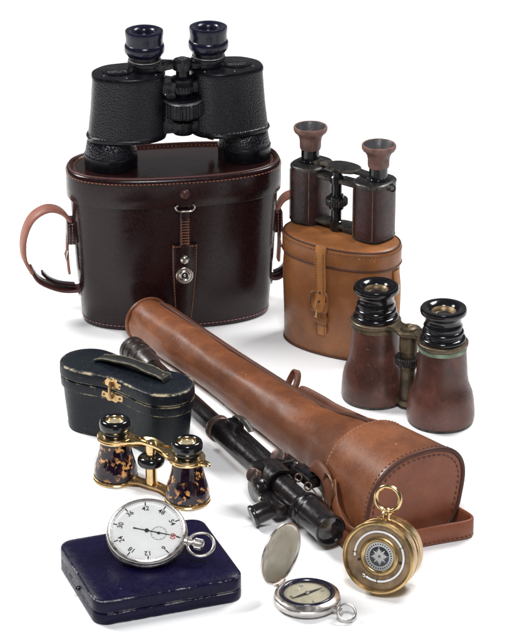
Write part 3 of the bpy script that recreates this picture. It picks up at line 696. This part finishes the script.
# clip and turret saddles above the tube
def saddle(name, s, ln, w, h, mat='scope_steel', dy=0.0, z=None):
    return obj(name, rbox(ln, w, h, .12, T(s, dy, Z0 + .7 if z is None else z)), mat, root, 40)
cl_ = saddle('sprung_clip', 18.0, 1.5, .8, .7, dy=.45)
obj('clip_spring', ribbon(crom([V(17.6, .6, 3.3), V(18.4, .75, 3.45), V(19.1, .85, 3.2), V(19.8, .9, 2.9)], 5), (0, 1, 0), .5, .08), 'black_worn', cl_, 60)
obj('dovetail_rail', rbox(6.4, .55, .4, .08, T(20.8, .55, Z0 + .62)), 'scope_steel', root, 40)
def aim(x, y, z, d): return T(x, y, z) @ Vector(d).to_track_quat('Z', 'Y').to_matrix().to_4x4()
mt = obj('mount_ring', lathe([(1.0, 24.3), (1.22, 24.32), (1.28, 24.4), (1.28, 26.4), (1.22, 26.48), (1.0, 26.5)], 56, AXM), 'scope_steel', root, 35)
obj('cross_block', rbox(1.25, 3.3, .8, .15, T(24.6, .25, Z0 + .35)), 'scope_steel', mt, 40)
def slotted(name, m, r, ln):
    k = obj(name, lathe([(0, 0), (r * .6, 0), (r * .62, ln * .25), (r, ln * .3), (r, ln - .1), (r - .04, ln - .03), (r - .12, ln), (0, ln)], 40, m), 'screw', root, 40)
    obj('slot', rbox(r * 1.8, .13, .03, .01, m @ T(0, 0, ln - .015) @ R(70, 'Z')), 'ink', k, 60)
slotted('clamp_screw', aim(23.9, 1.45, Z0 + .55, (.42, -.62, .62)), .6, 1.15)
slotted('side_screw', aim(24.9, -.95, Z0 + .25, (.25, -.85, .45)), .55, .95)
# right-hand bracket with two eyelets
bkt = obj('side_bracket', rbox(4.2, .95, .75, .12, T(26.1, 1.75, Z0 + .15) @ R(3, 'Z')), 'scope_steel', root, 40)
obj('bracket_plate', rbox(2.2, .8, .22, .06, T(27.0, 1.8, Z0 + .88) @ R(3, 'Z')), 'black_gloss', bkt, 40)
for x in (27.0, 28.5): obj('eyelet', torus_arc(.27, .075, 0, 360, 24, aim(x, 1.12, Z0 + .62, (.5, -.75, .5))), 'screw', bkt, 60)
obj('bracket_screw', cyl(.2, 0, .15, 24, .05, T(25.4, 1.7, Z0 + .88)), 'steel', bkt, 40)
obj('spring_wire', tube(crom([V(28.4, 1.3, 2.3), V(29.2, 1.4, 2.0), V(30.0, 1.2, 1.8)], 5), .05, 8), 'black_worn', bkt, 60)
# lower left bracket with the lever drum
lb = obj('lower_bracket', rbox(3.6, 1.2, 1.0, .25, T(27.3, -1.3, .55)), 'scope_steel', root, 40)
obj('bracket_ear', cyl(.95, -.35, .4, 40, .1, T(25.6, -1.45, 1.35) @ R(90, 'X')), 'scope_steel', lb, 40)
obj('pivot_pin', cyl(.18, 0, .12, 20, .04, T(26.9, -1.9, 1.3) @ R(90, 'X')), 'steel', lb, 40)
obj('lever_drum', lathe([(0, 0), (.68, 0), (.72, .1), (.72, 1.35), (.8, 1.42), (.82, 1.55), (.78, 1.66), (.65, 1.68), (0, 1.66)], 48, aim(28.6, -1.75, 1.35, (-.12, -.9, -.27))), 'scope_steel', root, 40)

# ================================================================== opera glass case
root = thing('opera_glass_case', 'small blue-black figure-eight case with gilt clasp and worn top handle', 'case', (-9.75, -21.75, 0), -35)
def eight(z, k, n=120):
    o = []
    for i in range(n):
        t = 2 * pi * i / n; x = 5.8 * cos(t)
        rr = 2.2; w = 1.66
        ax = abs(x)
        if ax > 3.6: y = sqrt(max(0.0, rr * rr - (ax - 3.6) ** 2))
        else: y = w + (rr - w) * (.5 - .5 * cos(pi * ax / 3.6))
        o.append(V(x, math.copysign(y, sin(t)) if abs(sin(t)) > 1e-9 else 0, z))
    # rebuild evenly then inset
    o = resample(o, .26, True)[:]
    m = len(o); res = []
    for i in range(m):
        d = (o[(i + 1) % m] - o[(i - 1) % m]).normalized(); nrm = V(d.y, -d.x, 0)
        res.append(o[i] - nrm * k)
    return res
lp = [eight(z, k) for z, k in ((0, .85), (0, .6), (.05, .53), (1.2, .42), (2.6, .28), (3.62, .2), (3.66, .06), (3.72, .03), (4.4, .0), (4.46, .02), (4.5, .12), (4.5, .4))]
obj('body', loft(lp), 'black_case', root, 40)
obj('mouth_rim', loft([eight(4.45, .4), eight(4.46, .12), eight(4.6, .12), eight(4.61, .4)], False, False), 'ink', root, 40)
lp = [eight(z, k) for z, k in ((4.56, .3), (4.56, .04), (4.6, -.03), (4.7, -.04), (5.36, -.02), (5.45, .03), (5.5, .14), (5.55, .5), (5.6, 1.1))]
lid = obj('lid', loft(lp, False, True), 'black_case', root, 40)
hd = crom([V(-2.9, .3, 5.62), V(-2.6, .32, 5.78), V(-1.4, .36, 6.0), V(.4, .32, 6.12), V(2.0, .26, 6.02), V(3.0, .2, 5.92), V(3.5, .2, 5.86), V(3.62, .2, 5.64)], 7)
hdl = obj('handle', ribbon(hd, (.05, 1, 0), [1.05 + .1 * sin(i * .5) for i in range(len(hd))], .26), 'handle_leather', lid, 60)
for sg in (-1, 1): obj('handle_edge', tube([p + V(.03 * sg, sg * (.5 + .05 * sin(i * .5)), .1) for i, p in enumerate(hd)], [.05 + .02 * sin(i * 1.7) for i in range(len(hd))], 8), 'handle_edge', hdl, 60)
for x in (-2.75, 3.3): obj('handle_rivet', lathe([(0, .1), (.1, .07), (.14, 0)], 14, T(x, .25, 6.0 if x > 0 else 5.72)), 'brass_dark', lid, 60)
def butterfly(z, flip, parent, name):
    sgn = -1 if flip else 1
    pts = [(-.25, 0), (-.45, .12), (-.95, .05), (-1.05, .3), (-.95, .6), (-.6, .62), (-.35, .85), (0, .75), (.35, .85), (.6, .62), (.95, .6), (1.05, .3), (.95, .05), (.45, .12), (.25, 0)]
    pl = crom([V(x, 0, sgn * y_ * .88) for x, y_ in pts], 4, True)
    if flip: pl.reverse()
    def off(y): return [V(p.x, y + .12 * p.x * p.x * -.25, p.z) for p in pl]
    return obj(name, loft([off(0), off(-.1)], m=T(-.1, -1.62, z)), 'gilt_dull', parent, 40)
c1 = butterfly(4.72, False, lid, 'clasp_plate')
c2 = butterfly(4.36, True, root, 'clasp_plate')
obj('clasp_hook', tube(crom([V(-.1, -1.8, 5.3), V(-.1, -2.0, 4.8), V(-.1, -1.95, 4.2), V(-.1, -1.78, 3.9)], 5), .12, 10), 'gilt_dull', c1, 60)
obj('clasp_knob', lathe([(0, .3), (.12, .27), (.17, .16), (.1, .06), (.1, 0)], 18, T(-.1, -1.75, 4.94) @ R(90, 'X')), 'brass_dark', c1, 60)
for x, z in ((-.85, 5.02), (.65, 5.02)): obj('clasp_pin', lathe([(0, .05), (.07, .03), (.09, 0)], 12, T(x, -1.78, z) @ R(90, 'X')), 'brass_dark', c1, 60)
for x, z in ((-.85, 4.04), (.65, 4.04)): obj('clasp_pin', lathe([(0, .05), (.07, .03), (.09, 0)], 12, T(x, -1.78, z) @ R(90, 'X')), 'brass_dark', c2, 60)

# ================================================================== opera glasses
root = thing('opera_glasses', 'gilt and tortoiseshell opera glasses in front of the blue-black case', 'opera glasses', (-7.65, -30.4, 0), -33)
OH = 3.2
for sx in (-1, 1):
    m_ = T(sx * OH, 0, 0)
    br = obj('barrel', lathe([(1.5, .3), (1.57, .32), (1.6, .55), (1.6, .8), (1.55, 1.1), (1.44, 1.5), (1.3, 1.95), (1.19, 2.4), (1.12, 2.9), (1.1, 3.25)], 72, m_), 'tortoise', root, 50)
    obj('base_ring', lathe([(1.3, .1), (1.35, 0), (1.58, 0), (1.66, .05), (1.68, .14), (1.63, .2), (1.66, .26), (1.63, .34), (1.5, .36)], 72, m_), 'gilt', br, 40)
    cu = obj('top_ring', lathe([(1.0, 3.2), (1.2, 3.2), (1.3, 3.26), (1.32, 3.36), (1.26, 3.42), (1.28, 3.5), (1.32, 3.56), (1.26, 3.66), (1.12, 3.7), (1.0, 3.72)], 72, m_), 'gilt', br, 40)
    ec = obj('eyecup', lathe([(.95, 3.68), (1.0, 3.72), (1.0, 3.95), (1.02, 4.08), (1.1, 4.18), (1.14, 4.38), (1.14, 4.6), (1.08, 4.8), (.96, 4.9), (.82, 4.92), (.7, 4.86), (.62, 4.72), (.6, 4.5)], 72, m_), 'black_gloss', root, 60)
    obj('inner_ring', lathe([(.68, 4.83), (.64, 4.86), (.58, 4.8), (.55, 4.6)], 48, m_), 'gilt', ec, 60)
    obj('lens', lathe([(.58, 4.68), (.3, 4.73), (0, 4.74)], 36, m_), 'lens_amber', ec, 60)
def arch(zf, pr, th):
    lo_, hi_ = [], []
    pts = [V(a, b, 0) for a, b in pr]
    ring = pts + [V(p.x, -p.y, 0) for p in reversed(pts)]
    return [[V(p.x * k, p.y * k2, zf(p.x) + dz) for p in ring] for dz, k, k2 in ((0, 1, .9), (.06, 1, 1), (th - .06, 1, 1), (th, 1, .9))]
pr = [(p.x, p.y) for p in crom([V(-2.3, 1.0, 0), V(-1.8, .62, 0), (-1.0, .42, 0), V(0, .5, 0), V(1.0, .42, 0), V(1.8, .62, 0), V(2.3, 1.0, 0)], 6)]
obj('top_bridge', loft(arch(lambda x: 3.28 + .42 * (cos(x / 2.4 * pi) * .5 + .5), pr, .3)), 'gilt', root, 40)
obj('bottom_bridge', loft(arch(lambda x: .1 + .2 * (cos(x / 2.4 * pi) * .5 + .5), pr, .25)), 'gilt_dull', root, 40)
obj('focus_column', lathe([(0, .25), (.42, .27), (.42, 1.9), (.36, 1.95), (.36, 3.1), (.42, 3.15), (.42, 3.8), (.3, 3.95), (0, 4.0)], 40), 'gilt', root, 35)
obj('focus_wheel', lathe([(.35, 1.98), (.7, 1.98), (.88, 2.06), (.98, 2.22), (1.0, 2.4), (.98, 2.55), (.86, 2.7), (.7, 2.78), (.35, 2.8)], 56), 'black_gloss', root, 50)
obj('end_lug', loft([superloop(.55 * k, .32 * k, z, 2, 20) for k, z in ((.8, 3.26), (1, 3.32), (1, 3.48), (.8, 3.54))], m=T(OH + 1.45, 0, 0)), 'gilt', root, 40)

# ================================================================== blue box
root = thing('watch_box', 'flat dark blue leatherette box with worn edges under the stopwatch', 'box', (-7.25, -44.25, 0), 20)
def rr(hx, hy, c, z, n=9):
    o = []
    for cx, cy, a0 in ((hx - c, hy - c, 0), (-hx + c, hy - c, 90), (-hx + c, -hy + c, 180), (hx - c, -hy + c, 270)):
        for i in range(n + 1):
            a = radians(a0 + 90 * i / n); o.append(V(cx + c * cos(a), cy + c * sin(a), z))
    return o
HX, HY = 5.28, 4.6
obj('base', loft([rr(HX - .2, HY - .2, .9, 0), rr(HX - .05, HY - .05, 1.0, .03), rr(HX, HY, 1.05, .12), rr(HX, HY, 1.05, .78), rr(HX - .04, HY - .04, 1.0, .84), rr(HX - .3, HY - .3, .9, .84)]), 'blue', root, 40)
obj('seam', loft([rr(HX - .13, HY - .13, 1.0, .8), rr(HX - .13, HY - .13, 1.0, .95)]), 'ink', root, 40)
obj('lid', loft([rr(HX - .3, HY - .3, .9, .9), rr(HX - .04, HY - .04, 1.0, .9), rr(HX, HY, 1.05, .96), rr(HX, HY, 1.05, 1.72), rr(HX - .05, HY - .05, 1.0, 1.82), rr(HX - .22, HY - .22, .95, 1.92), rr(HX - .7, HY - .7, .8, 2.03), rr(HX - 1.6, HY - 1.6, .6, 2.1), rr(2, 1.6, .4, 2.13)]), 'blue', root, 40)
obj('catch_button', lathe([(0, .28), (.1, .26), (.16, .18), (.16, 0)], 20, T(-HX + .02, -.55, .88) @ R(-90, 'Y')), 'black_gloss', root, 50)
for y in (-2.3, 2.3): obj('hinge', cyl(.12, -.7, .7, 16, .03, T(HX, y, .88) @ R(90, 'X')), 'brass_dark', root, 50)

# ================================================================== stopwatch leaning on the box
TILT = 27.0
WR = 2.78
root = thing('stopwatch', 'silver stopwatch with white enamel dial propped on the dark blue box', 'stopwatch', (-7.45, -46.0, 1.66),
             rot=(Matrix.Rotation(radians(TILT), 3, 'X')).to_euler())
CZ = .62                                     # middle of the case above its back rim plane
wm = T(0, WR, CZ)
cs = obj('watch_case', lathe([(0, -.62), (1.2, -.58), (2.2, -.4), (2.62, -.2), (2.76, -.05), (2.8, .1), (2.78, .24), (2.7, .3), (2.74, .36), (2.72, .46), (2.62, .56), (2.5, .6), (2.46, .52)], 96, wm), 'silver', root, 40)
obj('dial', disc(2.5, .48, 96, wm), 'dial_white', root, 60)
dz = T(0, WR, CZ + .485)
DROT = -104.0                                # twelve o'clock towards the crown
def at_angle(deg, r): return dz @ R(DROT - deg, 'Z') @ T(0, r, 0)
for i in range(10):
    o = obj('tick', rbox(.085, .32, .008, .002, at_angle(36 * i, 2.24)), 'ink', root, 60)
g = G()
for i in range(100):
    if i % 10: rbox(.018, .10 if i % 5 else .16, .006, .001, at_angle(3.6 * i, 2.36), g)
obj('minute_track', g, 'ink', root, 60, stuff=True)
g = G()
for i in range(1, 11):
    text(str(i * 6), .5, at_angle(36 * i, 1.84) @ T(0, 0, .006), 'numeral', 'red_ink' if i == 10 else 'ink', root, .007)
sub = dz @ R(DROT, 'Z') @ T(0, .85, 0)
obj('small_dial_ring', lathe([(.52, 0), (.52, .006), (.545, .006), (.545, 0)], 48, sub), 'blue_ink', root, 60)
for i in range(12): obj('small_tick', rbox(.02, .09, .006, .001, sub @ R(30 * i, 'Z') @ T(0, .47, 0)), 'ink', root, 60)
def hand(name, m, l, tail, w):
    g = G(); lp = [[V(-k * w, y, 0), V(k * w, y, 0), V(k * w, y, .025), V(-k * w, y, .025)] for y, k in ((-tail, 1.5), (-tail * .6, .7), (0, 1), (l * .6, .7), (l, .25))]
    return obj(name, loft(lp, m=m), 'ink', root, 40)
hand('sweep_hand', dz @ R(DROT + 1, 'Z') @ T(0, 0, .05), 2.28, .95, .035)
obj('centre_hub', cyl(.15, 0, .09, 24, .02, dz), 'ink', root, 50)
hand('small_hand', sub @ R(8, 'Z') @ T(0, 0, .02), .42, .15, .025)
obj('small_hub', cyl(.11, 0, .05, 20, .02, sub), 'ink', root, 50)
obj('crystal', lathe([(2.49, .52), (2.46, .59), (2.38, .615), (1.7, .622), (0, .63)], 72, wm), 'glass', root, 60)
pm = wm @ R(DROT, 'Z') @ T(0, WR, .15) @ R(-90, 'X')
pend = obj('pendant', lathe([(.42, -.1), (.4, .08), (.24, .16), (.22, .42), (.3, .48), (.3, .55)], 32, pm), 'silver', root, 40)
obj('crown', ribbed(.4, .55, 1.15, 22, .035, pm), 'silver', pend, 25)
obj('crown_cap', lathe([(.36, 1.13), (.3, 1.2), (.15, 1.24), (0, 1.25)], 32, pm), 'silver', pend, 50)
bw = [V(.95 * sin(radians(a)), 0, 1.02 - .9 * cos(radians(a))) for a in range(20, 341, 8)]
obj('bow', tube([V(-.22, 0, .25)] + [V(-p.x, 0, p.z) for p in bw] + [V(.22, 0, .25)], .12, 12, False, pm @ R(90, 'Z') @ R(90, 'Z')), 'silver', root, 60)

# ================================================================== silver hunter compass
HA = 143.0                                     # hinge lies towards this direction
root = thing('pocket_compass', 'open silver pocket compass with its lid raised, lying on the white surface', 'compass', (3.45, -47.3, 0), 0)
cs = obj('compass_case', lathe([(0, .02), (1.7, .0), (2.0, .08), (2.2, .3), (2.26, .5), (2.27, .62), (2.2, .68), (2.24, .74), (2.2, .86), (2.0, .98), (1.9, 1.0), (1.86, .9)], 88), 'silver', root, 40)
obj('dark_ring', lathe([(1.55, .88), (1.62, 1.02), (1.72, 1.08), (1.84, 1.06), (1.9, .96), (1.9, .85)], 80), 'blued', cs, 50)
obj('compass_card', disc(1.62, .84, 72), 'dial_cream', root, 60)
cz = T(0, 0, .845)
g = G()
for i in range(72): rbox(.02, .12 if i % 2 else .2, .004, .001, cz @ R(5 * i, 'Z') @ T(0, 1.46, 0), g)
obj('degree_track', g, 'ink', root, 60, stuff=True)
for i, ch in enumerate('NESW'): text(ch, .34, cz @ R(20 - 90 * i, 'Z') @ T(0, 1.12, .003), 'cardinal_letter', 'blue_ink', root)
nd = cz @ R(-55, 'Z') @ T(0, 0, .06)
g = loft([[V(-k, y, 0), V(k, y, 0), V(k, y, .02), V(-k, y, .02)] for y, k in ((-1.25, .015), (-.2, .12), (0, .14), (.2, .12), (1.25, .015))], m=nd)
ndo = obj('needle', g, 'blue_ink', root, 40)
obj('needle_hub', cyl(.17, 0, .1, 24, .03, nd), 'steel', ndo, 50)
obj('crystal', lathe([(1.6, .98), (1.2, 1.05), (.6, 1.09), (0, 1.1)], 64), 'glass', root, 60)
obj('pendant', lathe([(.25, -.15), (.24, .1), (.15, .18), (.14, .4), (.2, .45), (.2, .6), (.1, .66), (0, .67)], 28, R(HA + 180, 'Z') @ T(2.25, 0, .5) @ R(90, 'Y')), 'silver', root, 40)
obj('bow', torus_arc(.6, .09, 0, 360, 40, T(2.62, -2.12, .62) @ Vector((.15, -.6, .75)).to_track_quat('Z', 'Y').to_matrix().to_4x4()), 'silver', root, 60)
obj('hinge', cyl(.13, -.55, .55, 20, .03, R(HA, 'Z') @ T(2.3, 0, .92) @ R(90, 'X')), 'silver', root, 50)
LID = 89.0
lm = R(HA, 'Z') @ T(2.32, 0, .95) @ R(-(180 - LID), 'Y') @ T(2.25, 0, 0)
# inside face looks along +z of this frame
ldo = obj('lid', lathe([(0, -.32), (1.4, -.26), (2.0, -.12), (2.2, .0), (2.24, .06), (2.2, .12), (2.1, .12), (2.06, .06), (1.98, .02)], 80, lm), 'silver', root, 40)
obj('lid_lining', lathe([(2.02, .03), (1.85, -.05), (1.4, -.14), (.7, -.19), (0, -.2)], 72, lm), 'silver_satin', ldo, 60)

# ================================================================== brass pocket barometer / compass
BRR = 2.52
ROTB = Matrix.Rotation(radians(-21), 3, 'Z') @ Matrix.Rotation(radians(-13), 3, 'X')
root = thing('brass_compass', 'round brass compass with curved thermometer standing on edge before the russet case', 'compass', (8.45, -45.4, 0.0), rot=ROTB.to_euler())
fm = T(0, 0, BRR + .12) @ R(90, 'X')           # lathe +z looks to the front (-y)
DEP = 1.55
cs = obj('drum', lathe([(0, -DEP - .1), (2.0, -DEP - .1), (2.3, -DEP), (2.42, -DEP + .15), (2.46, -.55), (2.4, -.48), (2.4, -.4), (2.5, -.32), (2.5, -.05), (2.42, .02), (2.42, .12), (2.5, .2), (2.52, .9), (2.56, .98), (2.56, 1.1), (2.5, 1.2), (2.4, 1.24), (2.3, 1.2), (2.26, 1.05)], 96, fm), 'brass', root, 30)
obj('face_plate', lathe([(0, .98), (2.28, .98), (2.28, 1.0), (0, 1.0)], 80, fm), 'dial_brown', root, 60)
fz = fm @ T(.05, .08, 1.0)
obj('dial_bezel', lathe([(1.0, .0), (1.05, .12), (1.15, .16), (1.28, .12), (1.38, .05), (1.4, -.02)], 64, fz), 'brass', root, 50)
obj('compass_rose', disc(1.06, .03, 64, fz), 'dial_white', root, 60)
g = G()
rz_ = fz @ T(0, 0, .034)
lathe([(.0, -.002), (.7, -.002), (.7, .002), (.0, .002)], 48, rz_, g)
obj('rose_disc', g, 'blue_ink', root, 60)
g = G()
for i in range(16):
    L_ = .70 if i % 4 == 0 else (.62 if i % 2 == 0 else .5); w = .15 if i % 4 == 0 else (.11 if i % 2 == 0 else .04)
    g.add([(0, .08, .004), (w, .22, .004), (0, L_, .004), (-w, .22, .004), (0, .2, .02)], [[0, 1, 4], [1, 2, 4], [2, 3, 4], [3, 0, 4]], rz_ @ R(22.5 * i + 8, 'Z'))
obj('rose_points', g, 'dial_white', root, 20, stuff=True)
g = G()
for i in range(32): rbox(.075, .11, .006, .001, rz_ @ R(11.25 * i, 'Z') @ T(0, .85, 0), g)
obj('degree_track', g, 'ink', root, 60, stuff=True)
for i, ch in enumerate('NESW'): text(ch, .2, rz_ @ R(8 - 90 * i, 'Z') @ T(0, .56, .022), 'cardinal_letter', 'ink', root)
obj('rose_hub', cyl(.07, 0, .06, 20, .02, rz_), 'brass', root, 50)
obj('crystal', lathe([(1.06, .1), (.6, .15), (0, .17)], 48, fz), 'glass', root, 60)
th = obj('thermometer_tube', torus_arc(1.74, .075, 187, -122, 72, fz @ T(0, 0, .07)), 'tube_white', root, 60)
bp = fz @ T(1.74 * cos(radians(-122)), 1.74 * sin(radians(-122)), .1)
obj('thermometer_bulb', lathe([(0, .17), (.1, .14), (.17, .05), (.19, -.02), (.17, -.1)], 24, bp), 'steel', th, 60)
for a in (178, 30, -90): obj('tube_clip', rbox(.28, .08, .12, .02, fz @ R(a, 'Z') @ T(1.74, 0, .03)), 'brass_dark', th, 50)
for a, r_ in ((198, 1.5), (-8, 1.52)): obj('index_pin', lathe([(0, .12), (.08, .1), (.1, 0)], 16, fz @ R(a, 'Z') @ T(r_, 0, 0)), 'ink', root, 50)
pz = BRR * 2 + .1
obj('pendant', lathe([(.4, -.15), (.38, .05), (.26, .12), (.24, .3), (.34, .36), (.36, .48), (.28, .56), (.28, .72), (.2, .8), (0, .82)], 32, T(0, -.1, pz)), 'gilt', root, 40)
obj('bow', torus_arc(.86, .155, 0, 360, 48, T(0, -.1, pz + 1.42) @ R(90, 'X')), 'gilt', root, 60)
